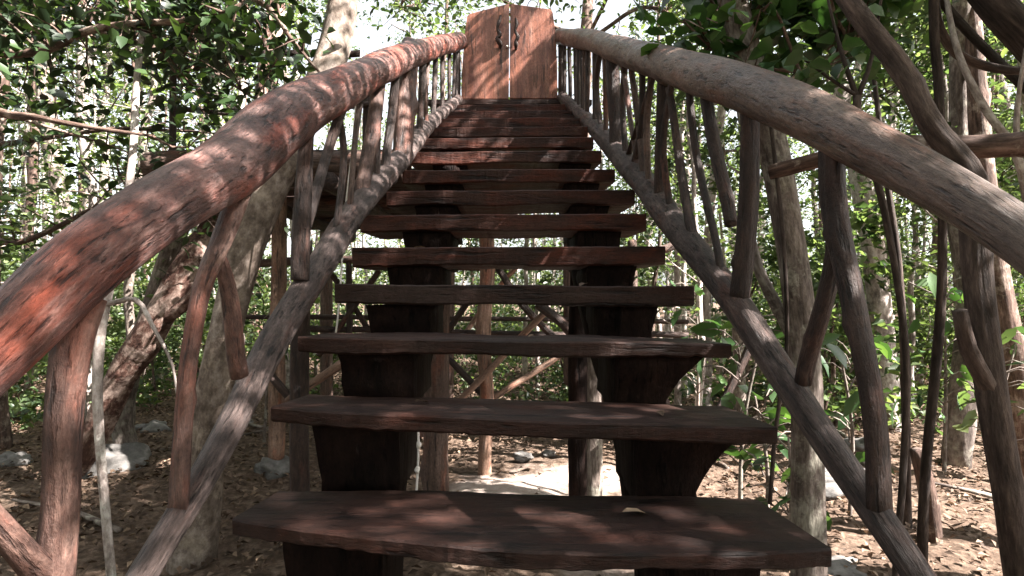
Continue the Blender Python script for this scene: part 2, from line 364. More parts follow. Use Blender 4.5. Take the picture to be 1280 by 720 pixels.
def plank(mb, FL, FR, t, dep, bow, seed, rough=1.):
    rng=np.random.default_rng(seed); n=110
    def chip(am): return am*np.convolve(rng.normal(0,1,n),[.25,.5,.25],'same')
    u=np.linspace(0,1,n); 
    def wob(am):
        return am*sum(np.sin(u*rng.uniform(3,16)+rng.uniform(0,6.28))/(k+1) for k in range(4))
    fx=FL[0]+(FR[0]-FL[0])*u; fy=FL[1]+(FR[1]-FL[1])*u-bow*4*u*(1-u)+wob(.0018*rough)+np.abs(chip(.0014)); fz=FL[2]+(FR[2]-FL[2])*u+wob(.0012*rough)+chip(.0007)
    by=(FL[1]+FR[1])/2+dep+wob(.004*rough)+(FL[1]-FR[1])*.4*(.5-u)
    bz=fz+wob(.002); bt=fz-t+wob(.003*rough)+chip(.002)
    sh=.03*(1-2*u)   # back edge a little shorter
    cv=.006
    prof=[]
    for (yy,zz,sx) in ((fy+cv,fz,0),(fy+.001,fz-cv*.8,0),(fy+.003,bt+cv*1.3,0),(fy+.016,bt,0),
                       (by-cv,bt,1),(by,bt+cv,1),(by,bz-cv,1),(by-cv,bz,1)):
        prof.append(np.stack([fx+sh*sx,yy,zz],-1))
    V=np.stack(prof,1); k=8
    end=rng.uniform(-.012,.012,(2,))
    at=np.stack([V[...,1]*1.,V[...,2]*1.,V[...,0]],-1)+rng.uniform(0,60,3)
    i=np.arange(n-1)[:,None]*k; j=np.arange(k)[None,:]
    q=np.stack([i+j,i+k+j,i+k+(j+1)%k,i+(j+1)%k],-1).reshape(-1,4)
    mb.add(V.reshape(-1,3),[q[:,::-1],np.arange(k)[None,:],(np.arange(k)[::-1]+(n-1)*k)[None,:]],at.reshape(-1,3))
FRONT=[]
for k,(l,r,dl,dr,t,dep,bow) in enumerate(TR):
    mb=MB(); FL=P(*l,dl); FR=P(*r,dr); FRONT.append((FL,FR,t,dep))
    plank(mb,FL,FR,t,dep,bow,100+k)
    o=mb.build('tread',M_TREAD if k<4 else M_TREADLIT,stair,smooth=False)
# treads below the photographer's feet
for k,(d,z) in enumerate(((.97,.70),(.68,.47),(.40,.24))):
    mb=MB(); plank(mb,np.array([-.66,d,z]),np.array([.66,d,z]),.05,.27,.02,150+k); mb.build('tread',M_TREAD,stair,smooth=False)
# stringers: a hewn beam with a step block under each tread
def block(mb, yf, yb, ztop, zbot, xi, xt, xb, seed, s):
    rng=np.random.default_rng(seed); n=6
    ring=[]
    for q in range(n):
        u=q/(n-1); z=ztop+(zbot-ztop)*u
        xo=xb+(xt-xb)*(1-u)**1.6+rng.normal(0,.0015)
        xin=xi+rng.normal(0,.002); yy=yf+.025*u+rng.normal(0,.004)
        ring.append([(s*xin,yy,z),(s*xo,yy+.008,z),(s*xo,yb,z),(s*xin,yb,z)])
    V=np.array(ring); i=np.arange(n-1)[:,None]*4; j=np.arange(4)[None,:]
    qd=np.stack([i+j,i+(j+1)%4,i+4+(j+1)%4,i+4+j],-1).reshape(-1,4)
    at=np.stack([V[...,0],V[...,1],V[...,2]],-1)+rng.uniform(0,50,3)
    mb.add(V.reshape(-1,3),[qd,np.array([[3,2,1,0]]),np.array([[0,1,2,3]])+(n-1)*4],at.reshape(-1,3))
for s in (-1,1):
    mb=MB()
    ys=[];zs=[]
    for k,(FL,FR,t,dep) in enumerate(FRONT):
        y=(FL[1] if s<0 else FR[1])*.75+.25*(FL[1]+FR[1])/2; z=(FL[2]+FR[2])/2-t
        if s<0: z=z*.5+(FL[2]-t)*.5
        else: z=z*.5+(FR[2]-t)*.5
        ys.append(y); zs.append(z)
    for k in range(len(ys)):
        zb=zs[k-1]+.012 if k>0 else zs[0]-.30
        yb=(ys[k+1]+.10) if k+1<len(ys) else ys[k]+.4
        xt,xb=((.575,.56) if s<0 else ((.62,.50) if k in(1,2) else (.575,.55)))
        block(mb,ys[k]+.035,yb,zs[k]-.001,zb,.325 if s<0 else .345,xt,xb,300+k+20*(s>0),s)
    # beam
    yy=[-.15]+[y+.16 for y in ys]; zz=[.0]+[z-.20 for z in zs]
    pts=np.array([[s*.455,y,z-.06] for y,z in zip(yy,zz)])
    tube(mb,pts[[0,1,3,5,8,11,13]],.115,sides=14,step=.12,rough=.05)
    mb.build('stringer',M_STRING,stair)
# rails
def interpX(px,side):
    if side<0: return -np.interp(px,[0,500,540,560,578],[.75,.75,.71,.66,.575])
    return np.interp(px,[699,715,735,780,1300],[.55,.64,.70,.75,.75])
def R3(px,py,side): return PX(px,py,interpX(px,side))
UL=[(-900,1052,-1),(-500,780,-1),(-170,600,-1),(-80,510,-1),(0,432,-1),(100,335,-1),(200,262,-1),(300,200,-1),(360,147,-1),(430,108,-1),(500,74,-1),(540,60,-1),(576,51,-1)]
UR=[(2180,715,1),(1780,520,1),(1400,384,1),(1280,299,1),(1200,248,1),(1100,192,1),(1000,140,1),(920,106,1),(850,86,1),(780,64,1),(735,50,1),(699,46,1)]
LL=[(20,1010,-1),(130,800,-1),(196,690,-1),(250,603,-1),(300,512,-1),(350,412,-1),(400,332,-1),(450,256,-1),(500,200,-1),(540,152,-1),(572,125,-1)]
LR=[(1200,800,1),(1130,692,1),(1080,620,1),(1030,548,1),(960,442,1),(900,352,1),(840,276,1),(790,212,1),(740,156,1),(703,121,1)]
def rail(pts,wpx,name,mat,**kw):
    p=[R3(*q) for q in pts]
    r=[.5*w*q[1]/F for w,q in zip(wpx,p)]
    mb=MB(); tube(mb,p,r,sides=26,step=.025,**kw); mb.build(name,mat,stair)
rail(UL,[190,130,84,84,86,86,80,75,68,50,34,27,20],'handrail',M_RAILRED,rough=.055,knots=7,seed=3)
rail(UR,[160,112,66,66,64,63,60,54,45,33,25,19],'handrail',M_RAILTAN,rough=.045,knots=7,seed=8)
rail(LL,[36,34,34,34,36,37,36,31,24,18,13],'lower_rail',M_LOWRAIL,rough=.06,knots=9,seed=4)
rail(LR,[34,35,36,37,37,36,34,29,20,13],'lower_rail',M_LOWRAIL,rough=.06,knots=9,seed=5)
for s_,zt in ((-1,CAMZ-.36),(1,CAMZ-.20)):   # newel posts at the foot of the rails
    mb=MB(); tube(mb,[np.array([s_*.78,.36,-.1]),np.array([s_*.765,.38,.6]),np.array([s_*.75,.36,zt])],[.05,.045,.042],sides=14,step=.04,rough=.08,knots=3); mb.build('newel_post',M_BALULT,stair)
# balusters (thickness in px), each a crooked pole between the two rails
def baluster(chains,mat=M_BALU,side=-1,name='baluster',seed=0,knots=2):
    mb=MB()
    for ch,w in chains:
        p=[R3(x,y,side)+np.array([0,0,0]) for x,y in ch]
        ww=np.interp(np.linspace(0,1,len(p)),np.linspace(0,1,len(w)),w) if not np.isscalar(w) else [w]*len(p)
        tube(mb,p,[.41*q*pp[1]/F for q,pp in zip(ww,p)],sides=12,step=.03,rough=.10,knots=knots,wander=.004,seed=seed); seed+=1
    mb.build(name,mat,stair)
baluster([([(102,372),(88,430),(78,520),(74,640),(66,730),(52,860)],[56,50,46,46,50,52]),([(70,728),(40,700),(-10,640),(-60,590)],[42,40,36,36])],M_BALULT,-1,seed=21)
baluster([([(305,222),(278,300),(255,360),(240,440),(232,520),(224,640)],[32,30,27,27,28,30]),([(272,310),(288,370),(300,470)],[18,24,26])],M_BALULT,-1,seed=25)
baluster([([(386,140),(381,230),(374,350)],[20,24,26]),([(432,118),(405,210),(380,290)],[14,15,18])],M_BALU,-1,seed=31)
baluster([([(475,92),(468,150),(452,250)],[22,22,20])],M_BALULT,-1,seed=34)
baluster([([(494,80),(490,140),(482,215)],[13,14,14])],M_BALU,-1,seed=36)
baluster([([(514,68),(508,130),(500,205)],[24,30,28])],M_BALULT,-1,seed=38)
baluster([([(528,64),(527,110),(524,172)],[10,11,11])],M_BALU,-1,seed=40)
for k,(x0,x1,w_) in enumerate(((545,541,8),(554,552,7),(563,560,6),(568,566,5),(573,570,5))):
    baluster([([(x0,58),(x1,np.interp(x1,[540,572],[152,126]))],w_)],M_BALU,-1,seed=44+k,knots=0)
baluster([([(1040,170),(1046,270),(1066,380),(1090,520),(1098,640)],[36,38,36,34,36]),([(1042,270),(1032,360),(1004,478)],[26,28,26])],M_BALU,1,seed=61)
baluster([([(936,118),(934,240),(924,372)],[26,28,32]),([(880,100),(893,180),(914,280)],[18,20,20])],M_BALU,1,seed=65)
baluster([([(829,85),(824,250)],[17,16])],M_BALU,1,seed=68)
baluster([([(836,110),(848,200),(868,305)],[11,13,15])],M_BALU,1,seed=70)
baluster([([(802,78),(801,160),(792,214)],[10,11,12])],M_BALU,1,seed=72)
baluster([([(788,70),(796,140),(806,232)],[9,10,10])],M_POST,1,seed=74)
baluster([([(766,62),(768,130),(770,192)],[20,22,24])],M_BALU,1,seed=76)
baluster([([(756,60),(757,110),(757,176)],[8,8,8])],M_POST,1,seed=78)
for k,(x0,x1,w_) in enumerate(((743,744,8),(735,734,7),(727,729,7),(719,720,6),(712,712,6),(706,706,5))):
    baluster([([(x0,54),(x1,np.interp(x1,[703,745],[121,162]))],w_)],M_BALU,1,seed=80+k,knots=0)
for k,(ch,w_,m_) in enumerate((([(815,80),(808,150),(812,236)],9,M_POST),([(842,90),(830,180),(838,268)],9,M_BALU),([(782,66),(778,130),(784,206)],8,M_BALU),([(774,64),(786,130),(798,220)],7,M_BALULT),
    ([(860,92),(872,190),(896,300),(902,352)],10,M_BALU),([(820,84),(800,150),(782,204)],7,M_BALU),([(752,58),(746,110),(751,166)],7,M_BALU),([(731,52),(730,100),(732,148)],6,M_POST),([(723,50),(724,95),(724,140)],5,M_BALU))):
    baluster([(ch,w_*1.15)],m_,1,seed=180+k,knots=1)
for k,(ch,w_,m_) in enumerate((([(418,122),(428,190),(418,300)],9,M_BALU),([(456,98),(446,170),(436,272)],8,M_POST),([(482,86),(474,140),(470,228)],8,M_BALU),([(536,62),(533,110),(533,160)],6,M_BALULT))):
    baluster([(ch,w_*1.15)],m_,-1,seed=220+k,knots=1)
# support posts of the stairs
def post(pts,w,mat,name='support_post',parent=stair,sides=14,**kw):
    mb=MB(); kw.setdefault('rough',.06); tube(mb,pts,w,sides=sides,step=.06,**kw); return mb.build(name,mat,parent)
post([P(546,680,3.72),P(545,500,3.72),P(547,345,3.74),P(548,245,3.76)],[.088,.083,.08,.078],M_POST,knots=3)
post([P(722,680,3.66),P(722,500,3.66),P(724,345,3.68),P(724,240,3.7)],[.06,.06,.058,.055],M_STRING,knots=2)
post([P(741,680,3.8),P(740,500,3.8),P(739,345,3.8),P(739,250,3.8)],[.066,.064,.062,.06],B_GREY,knots=2)
post([P(376,668,3.3),P(374,500,3.3),P(377,380,3.3),P(380,300,3.25)],[.055,.052,.05,.05],M_BALU,knots=3)
post([P(560,480,6.3),P(560,330,6.3),P(560,150,6.3)],[.07,.07,.07],M_POST)
post([P(712,480,6.3),P(712,330,6.3),P(712,150,6.3)],[.07,.07,.07],M_POST)
# landing behind the gate
mb=MB()
zl=P(640,124,6.42)[2]
for k in range(8):
    plank(mb,np.array([-.95,6.42+.22*k,zl]),np.array([.9,6.42+.22*k,zl]),.06,.205,.0,500+k)
mb.build('landing',M_TREAD,stair,smooth=False)
for x in (-.9,.85):
    post([np.array([x,8.1,0]),np.array([x,8.1,zl-.06])],[.08,.08],M_POST)

# ------------------------------------------------------------------ gate at the top
gate=thing('gate','double-leaf reddish brown wooden gate closing the top of the stairs','gate',(-.03,6.45,zl))
def leaf(poly,y0,t,seed):
    mb=MB(); n=len(poly); rng=np.random.default_rng(seed)
    poly=np.array(poly); c=poly.mean(0); ins=poly+(c-poly)*.014
    rings=[(ins,y0),(poly,y0+.006),(poly,y0+t-.006),(ins,y0+t)]
    V=np.array([[(x,y,z) for x,z in r] for r,y in rings]); at=V+rng.uniform(0,50,3)
    i=np.arange(3)[:,None]*n; j=np.arange(n)[None,:]
    q=np.stack([i+j,i+n+j,i+n+(j+1)%n,i+(j+1)%n],-1).reshape(-1,4)
    mb.add(V.reshape(-1,3),[q,np.arange(n)[None,:],(np.arange(n)[::-1]+3*n)[None,:]],at.reshape(-1,3))
    return mb
def XZ(px,py,d=6.45): p=P(px,py,d); return (p[0],p[2])
lf=leaf([XZ(577,124),XZ(578,80),XZ(581,40),XZ(584,20),XZ(587,17),XZ(636.6,4),XZ(636.4,80),XZ(636,124)],6.45,.04,5).build('door_leaf',M_DOOR,gate,smooth=False)
rt=leaf([XZ(636.9,123),XZ(637.7,4),XZ(688,11),XZ(691,15),XZ(695,45),XZ(696.5,80),XZ(697,123)],6.455,.04,9).build('door_leaf',M_DOOR,gate,smooth=False)
def handle(pts,leafo,seed):
    mb=MB(); p=[P(x,y,6.41) for x,y in pts]; p[0][1]=p[-1][1]=6.452
    tube(mb,p,[.012,.02,.014,.022,.018,.026,.012],sides=10,step=.012,rough=.2,knots=5,seed=seed)
    o=mb.build('handle',M_BALU,leafo); return o
handle([(626,17),(624,28),(622,36),(625,44),(621,48),(625,54),(625,58)],lf,3)
handle([(645,21),(646,30),(644,38),(647,46),(645,52),(645,56),(645,60)],rt,4)
mb=MB(); k0=P(634,58,6.43); tube(mb,[k0+[0,.02,0],k0,k0-[0,.012,0]],[.01,.014,.009],sides=10,step=.01,rough=0); mb.build('latch',M_ROPE,rt)
for px in (571,703):
    mb=MB(); tube(mb,[P(px,132,6.5),P(px,90,6.5),P(px,42,6.5)],[.05,.048,.045],sides=12,step=.05,rough=.08); mb.build('gate_post',M_BALU,gate)

# ------------------------------------------------------------------ trestle behind / under the stairs
def poles(parent,lst):
    for name,pts,w_,mat in lst:
        mb=MB(); p=[P(*q) for q in pts]; r=[.5*w_*q[1]/F for q in p]
        tube(mb,p,r,sides=10,step=.06,rough=.09,knots=2,wander=.006); mb.build(name,mat,parent)
tre=thing('timber_trestle','trestle of thin crossed poles with a reddish centre post behind the stairs','trestle',P(606,592,4.85))
poles(tre,[('post',[(606,604,4.85),(608,500,4.85),(605,420,4.85),(608,330,4.85),(608,250,4.87)],18,M_PEEL),
 ('brace',[(552,522,4.75),(600,475,4.78),(640,432,4.8),(684,388,4.85)],8,M_PEEL),
 ('brace',[(610,502,4.9),(645,478,4.95),(682,455,5.),(720,430,5.05)],8,M_PEEL),
 ('brace',[(555,442,5.),(580,468,4.97),(606,495,4.93)],8,M_BALU),
 ('brace',[(622,335,5.0),(652,380,5.0),(700,432,5.0),(760,505,5.)],9,M_BALU),
 ('brace',[(672,380,4.75),(700,402,4.7),(728,428,4.66),(790,470,4.6)],13,M_BALU),
 ('brace',[(598,358,4.95),(560,412,4.95),(520,470,4.95)],8,M_BALU),
 ('beam',[(330,408,5.2),(450,412,5.2),(560,416,5.15),(680,418,5.1),(800,417,5.1),(860,420,5.1)],8,M_BALU),
 ('beam',[(300,330,5.2),(450,325,5.2),(600,332,5.15),(800,318,5.1),(860,300,5.1)],10,M_POST),
 ('brace',[(398,445,5.2),(436,395,5.2),(474,338,5.2)],7,M_BALU),('brace',[(412,340,5.25),(440,380,5.25),(478,440,5.25)],7,M_BALU),
 ('post',[(436,590,5.2),(437,430,5.2),(436,320,5.2)],8,M_BALU),('brace',[(360,502,4.6),(400,474,4.6),(445,440,4.6)],11,M_PEEL),('brace',[(335,465,4.7),(352,485,4.7),(368,505,4.7)],10,M_BALU),
 ('brace',[(886,530,4.9),(910,490,4.9),(948,410,4.95)],10,M_BALU),('brace',[(650,330,5.3),(610,375,5.3),(565,440,5.3)],6,M_PEEL),
 ('beam',[(300,396,6.2),(560,398,6.2),(860,402,6.2)],6,M_BALU),
 ('post',[(520,580,5.15),(522,450,5.15),(524,330,5.15)],10,M_POST),
 ('post',[(790,580,5.1),(792,450,5.1),(790,300,5.1)],12,M_POST)])

# ------------------------------------------------------------------ deck on the left
DZ=P(300,190,4.5)[2]
deck=thing('treehouse_deck','dark timber deck on posts at the left of the stairs','deck',(-2.,4.6,0))
mb=MB()
for k in range(17):
    plank(mb,np.array([-2.72+.03*math.sin(k*2.1),4.45+.215*k,DZ]),np.array([-.86,4.45+.215*k,DZ+.01]),.045,.2,.0,700+k)
mb.build('deck_boards',M_DECK,deck,smooth=False)
for y in (4.5,6.2,7.9):
    mb=MB(); tube(mb,[np.array([-2.85,y,DZ-.12]),np.array([-1.7,y,DZ-.11]),np.array([-.85,y,DZ-.12])],[.085,.08,.075] if y>5 else [.125,.12,.115],sides=14,step=.06,rough=.08,knots=4); mb.build('beam',M_POST,deck)
for x in (-2.3,-1.4):
    mb=MB(); tube(mb,[np.array([x,4.35,DZ-.26]),np.array([x,8.2,DZ-.26])],[.07,.07],sides=12,step=.1,rough=.08); mb.build('joist',M_BALU,deck)
for (px,d,w_,mat) in ((345,4.78,.066,M_PEEL),(157,5.0,.09,B_GREY)):
    b0=P(px,602,d); b0[2]=.12; mb=MB()
    tube(mb,[b0,b0+[.01,0,.6],np.array([b0[0]+.03 if px>200 else -2.75,b0[1],DZ-.1])],[w_,w_*.95,w_*.9],sides=14,step=.06,rough=.07,knots=3); mb.build('post',mat,deck)
for (x,y) in ((-2.6,8.),(-1.,8.),(-1.,6.1)):
    mb=MB(); tube(mb,[np.array([x,y,0]),np.array([x,y,DZ-.1])],[.09,.08],sides=12,step=.1,rough=.08); mb.build('post',M_POST,deck)
# railing of the deck
RZ=DZ+.75
rl=[('railing_pole',[np.array([-2.7,4.55,RZ-.1]),np.array([-2.0,4.5,RZ]),np.array([-1.2,4.55,RZ+.05])],.028),
    ('railing_pole',[np.array([-2.7,4.55,RZ-.1]),np.array([-2.75,6.,RZ-.02]),np.array([-2.7,8.,RZ+.02])],.028),
    ('railing_pole',[np.array([-2.75,8.,RZ]),np.array([-1.8,8.05,RZ+.06]),np.array([-1.,8.,RZ])],.03),
    ('railing_pole',[np.array([-2.68,4.5,DZ+.35]),np.array([-2.,4.52,DZ+.3]),np.array([-1.1,4.5,DZ+.38])],.022)]
for x,y in ((-2.7,4.53),(-1.9,4.53),(-1.15,4.53),(-2.73,6.1),(-2.73,8.),(-1.7,8.02),(-1.02,8.)):
    rl.append(('railing_post',[np.array([x,y,DZ-.08]),np.array([x+.02,y,RZ+.02])],.026))
for nme,p,r in rl:
    mb=MB(); tube(mb,p,r,sides=9,step=.06,rough=.1,wander=.01); mb.build(nme,M_BALU,deck)

# ------------------------------------------------------------------ rocks
def rock(name,label,c,sx,sy,sz,seed,group=None):
    rng=np.random.default_rng(seed); mb=MB(); nu,nv=28,18
    u=np.linspace(0,2*math.pi,nu,endpoint=False); v=np.linspace(.02,math.pi-.02,nv); U,V=np.meshgrid(u,v)
    D=np.stack([np.cos(U)*np.sin(V),np.sin(U)*np.sin(V),np.cos(V)],-1); R=np.ones(U.shape)
    for k in range(14):
        w_=rng.normal(0,1,3)*rng.uniform(1,7); R+=.10*np.sin(D@w_+rng.uniform(0,6.28))/(1+.15*np.linalg.norm(w_))*1.4
    R=np.round(R*9)/9*.35+R*.65
    vv=D*R[...,None]*np.array([sx,sy,sz]); i=np.arange(nv-1)[:,None]*nu; j=np.arange(nu)[None,:]
    q=np.stack([i+j,i+nu+j,i+nu+(j+1)%nu,i+(j+1)%nu],-1).reshape(-1,4)
    mb.add(vv.reshape(-1,3),[q,np.arange(nu)[None,:],(np.arange(nu)[::-1]+(nv-1)*nu)[None,:]])
    o=mb.build(name,M_ROCK); o.location=tuple(c); return tag(o,label,'rock',group)
p=P(157,600,5.0); rock('rock','large pale grey rock under the grey deck post',(p[0]-.02,4.85,.06),.30,.24,.16,1)
p=P(342,598,4.78); rock('rock','small pale rock footing under the light peeled deck post',(p[0],4.72,.05),.16,.15,.10,2)
p=P(1060,700,2.9); rock('rock','flat pale rock low beside the right lower rail',(p[0]+.1,3.1,-.03),.2,.15,.07,3)
p=P(1040,585,4.6); rock('rock','low pale slab of rock behind the right lower rail',(p[0],4.6,.02),.32,.2,.08,4)
p=P(620,365,0.0)
for k,(px,py,d,s) in enumerate(((372,445,0,0),)): pass
for k,(x,y,s) in enumerate(((-3.9,6.2,.16),(-3.1,6.6,.12),(2.3,4.2,.14),(3.2,5.2,.18),(.1,5.3,.08),(.35,5.4,.07),(-4.4,5.0,.13))):
    rock('rock','loose pale stone lying among the dead leaves',(x,y,float(gz(x,y))+.02),s,s*.8,s*.55,30+k,'loose stones on the forest floor')

# ------------------------------------------------------------------ trees
def limb_tree(name,label,cat,trunk_px,trunk_w,mat,extra=(),crown=None,group=None,leafm=None,sides=14,rough=.07,knots=4,seed=0,step=.06):
    """trunk_px: (px,py,depth) points from the foot up; extra: more limbs"""
    p=[P(*q) for q in trunk_px]
    g0=p[0].copy(); g0[2]=float(gz(g0[0],g0[1]))-.05
    if p[0][2]>g0[2]+.05:
        g1=p[0]+(p[0]-p[1])*.2; g0[:2]=p[0][:2]+(p[0]-p[1])[:2]*.3; p=[g0]+p; trunk_w=[trunk_w[0]*1.25]+list(trunk_w)
    root=thing(name,label,cat,p[0],group)
    mb=MB(); r=[.5*w_*q[1]/F for w_,q in zip(trunk_w,p)]
    tube(mb,p,r,sides=sides,step=step,rough=rough,knots=knots,seed=seed+1)
    ends=[]
    for ch,ww in extra:
        q=[P(*z) if len(z)==3 and not isinstance(z,np.ndarray) else z for z in ch]
        tube(mb,q,[.5*w_*z[1]/F for w_,z in zip(np.interp(np.linspace(0,1,len(q)),np.linspace(0,1,len(ww)),ww),q)],sides=9,step=step,rough=rough,knots=2,seed=seed+7)
        ends.append(q)
    mb.build('trunk',mat,root)
    return root,p,ends

def grow_crown(root,targets,skel,rng,per,leaf,mat,tw,crad=.22,fine=True,wid=.5,name='crown'):
    """leafy twigs from the nearest point of the limbs to each target"""
    skel=np.vstack([catmull(np.asarray(s),40) for s in skel]); mb=MB()
    pts=[]
    for t in targets:
        k=np.argmin(((skel-t)**2).sum(1)); s=skel[k]; mid=(s+t)/2+rng.normal(0,.08,3)+[0,0,.05]
        q=catmull(np.array([s,mid,t]),12)
        tube(tw,np.array([s,mid,t]),[.009,.005,.002],sides=5,step=.12,rough=0,cap=False)
        n=per; kk=rng.integers(4,12,n)
        pts.append(q[kk]+rng.normal(0,1,(n,3))*crad*np.array([.6,.6,.45]))
    leaves(mb,np.vstack(pts),leaf,rng,fine=fine,wid=wid,up=.7,drop=.6)
    mb.build(name,mat,root)

rngT=np.random.default_rng(21)
# T1 thick pale leaning trunk behind the left rails
r1,p1,_=limb_tree('leaning_tree','thick pale mottled tree trunk leaning to the right behind the left rails','tree',
 [(236,715,3.25),(256,600,3.25),(272,470,3.25),(300,345,3.3),(335,245,3.35),(378,150,3.45),(418,60,3.6),(436,-60,3.8),(450,-260,4.2),(470,-480,4.6)],[54,43,41,40,40,38,36,32,26,20],B_MOTT,sides=20,rough=.09,seed=5,knots=8)
# T2 flaking dark trunk leaning right
r2,p2,_=limb_tree('leaning_tree','dark leaning tree trunk with flaking reddish bark left of the pale trunk','tree',
 [(92,598,4.65),(120,545,4.6),(150,470,4.55),(196,400,4.5),(240,330,4.6),(290,240,4.9),(330,130,5.4),(350,-60,6.)],[30,30,32,34,30,26,22,18],B_FLAKE,
 extra=[([(196,405,4.5),(240,372,4.4),(262,330,4.3)],[20,14,8])],sides=20,rough=.16,seed=15,knots=14)
# T3 thin white sapling
r3,p3,_=limb_tree('sapling','thin whitish sapling standing before the leaning flaking trunk','sapling',
 [(143,760,2.75),(132,640,2.75),(124,540,2.75),(122,470,2.78),(128,400,2.8),(150,300,2.9),(165,200,3.0),(172,90,3.2),(190,-40,3.4)],[11,11,11,12,12,10,9,8,6],B_PALE,
 extra=[([(135,380,2.8),(170,375,2.75),(192,410,2.7),(215,455,2.65),(222,500,2.62)],[7,6,4,2])],seed=25,rough=.06)
# T5 right trunk
r5,p5,_=limb_tree('forest_tree','grey upright tree trunk just behind the right lower rail','tree',
 [(1015,790,2.6),(1010,640,2.6),(1008,520,2.6),(1003,420,2.62),(985,280,2.66),(962,165,2.7),(936,80,2.8),(915,0,2.9),(900,-160,3.1),(890,-380,3.4)],[44,38,36,35,36,36,36,34,28,20],B_GREY,
 extra=[([(1003,440,2.62),(975,390,2.7),(950,340,2.8),(940,300,2.9)],[20,16,12,9])],seed=35,sides=18)
# T7 tree hugging the right handrail with diagonal limb
r7,p7,_=limb_tree('forked_tree','dark crooked tree outside the right handrail with one limb sloping up left','tree',
 [(1300,860,1.5),(1276,720,1.5),(1258,600,1.5),(1238,470,1.52),(1222,350,1.56),(1216,235,1.6),(1205,205,1.62),(1165,155,1.66),(1128,85,1.72),(1080,25,1.8),(1030,-50,1.95),(960,-200,2.3)],[40,35,32,30,29,34,31,27,25,24,22,18],B_DARK,
 extra=[([(1245,500,1.52),(1212,440,1.5),(1200,388,1.48)],[22,20,16])],seed=45,sides=18,rough=.12,knots=8)
# T8 corner limb tree, upper right
r8,p8,_=limb_tree('forest_tree','dark tree outside the right edge leaning across the upper right corner','tree',
 [(1560,560,2.3),(1480,330,2.3),(1380,150,2.3),(1290,52,2.3),(1240,0,2.35),(1180,-80,2.5),(1100,-200,2.8)],[60,54,48,42,38,32,24],B_DARK,
 extra=[([(1420,220,2.3),(1340,160,2.5),(1242,72,2.7),(1180,5,2.8),(1140,-60,2.9)],[14,13,11,10,8])],seed=55,sides=16)
# T6 pale trunk
limb_tree('forest_tree','pale pinkish tree trunk behind the right rail beside the broad-leaved sapling','tree',
 [(1112,575,6.2),(1106,450,6.2),(1092,320,6.25),(1074,215,6.3),(1050,90,6.5),(1040,-80,6.8)],[30,28,26,24,20,16],B_PALE,seed=65)
limb_tree('forest_tree','pinkish brown tree trunk at the right edge behind the dark crooked tree','tree',
 [(1292,640,4.4),(1274,500,4.4),(1254,380,4.45),(1240,300,4.5),(1225,160,4.6),(1210,-60,4.8)],[30,28,27,26,22,16],B_BROWN,seed=75)
limb_tree('sapling','pale thin forked sapling beside the horizontal pole at the right','sapling',
 [(1330,660,2.6),(1310,420,2.5),(1284,250,2.4),(1268,190,2.35),(1228,130,2.35),(1196,60,2.4),(1180,-20,2.5)],[12,12,11,10,9,7,5],B_PALE,
 extra=[([(1270,192,2.35),(1272,130,2.3),(1282,60,2.25)],[8,6,4])],seed=85)
limb_tree('tree_stump','broken slanting dead stem in front of the liana at the right','stump',
 [(1168,690,3.4),(1163,640,3.4),(1156,600,3.4),(1147,562,3.4)],[20,20,19,17],B_BROWN,seed=95)
limb_tree('sapling','very thin dark straight stem between the pale trunk and the liana','sapling',
 [(1134,640,3.6),(1132,500,3.6),(1124,340,3.6),(1108,220,3.65),(1090,80,3.8)],[10,9,8,7,5],B_DARK,seed=97)
# horizontal pole
mb=MB(); tube(mb,[P(962,216,2.55),P(1040,196,2.4),(P(1110,183,2.3)),P(1200,184,2.1),P(1300,178,2.0),P(1420,170,1.9)],[.03,.036,.04,.042,.045,.045],sides=14,step=.04,rough=.1,knots=5,seed=77)
tag(mb.build('horizontal_pole',B_BROWN),'reddish brown bark-covered pole lying level across the trees at the right','pole')
# lianas
def vine(label,pts,w_,mat=B_DARK,cat='liana',nme='liana'):
    mb=MB(); p=[P(*q) for q in pts]; tube(mb,p,[.5*w_*q[1]/F for q in p],sides=8,step=.05,rough=.12,wander=.008,knots=4); return tag(mb.build(nme,mat),label,cat)
vine('dark vertical liana hanging before the right trees down to the ground',[(1166,-260,2.4),(1164,0,2.4),(1173,110,2.4),(1177,250,2.4),(1174,400,2.45),(1166,540,2.5),(1154,700,2.6),(1150,790,2.7)],11)
vine('dark curved liana sagging from the top to the right edge',[(1160,-120,2.5),(1170,0,2.5),(1186,50,2.5),(1218,78,2.5),(1290,90,2.5),(1420,60,2.5)],11)
vine('thin dark stem hanging beside the second tread at the right',[(962,630,2.4),(968,560,2.4),(976,500,2.4),(984,430,2.45),(978,300,2.5),(960,120,2.6)],5)
# ropes
def rope(label,pts,r,knots=0,grp=None):
    mb=MB(); p=np.array([P(*q) for q in pts]); tube(mb,p,r,sides=8,step=.03,rough=.05)
    c=catmull(p,60)
    for k in range(knots):
        q=c[int(59*(k+.6)/knots)]; tube(mb,[q-[0,0,.03],q,q+[0,0,.03]],[r,r*2.6,r],sides=8,step=.012,rough=.2)
    return tag(mb.build('rope',M_ROPE),label,'rope',grp)
rope('long thin white rope hanging beside the left balusters',[(452,60,3.0),(445,130,3.0),(440,190,3.0),(432,262,2.98),(424,380,2.95),(418,430,2.9)],.005)
rope('left of two white knotted ropes hanging under the stairs',[(503,330,4.35),(506,480,4.35),(503,560,4.35),(507,640,4.35)],.009,9)
rope('right of two white knotted ropes hanging under the stairs',[(524,330,4.4),(521,480,4.4),(523,560,4.4),(519,640,4.4)],.009,9)

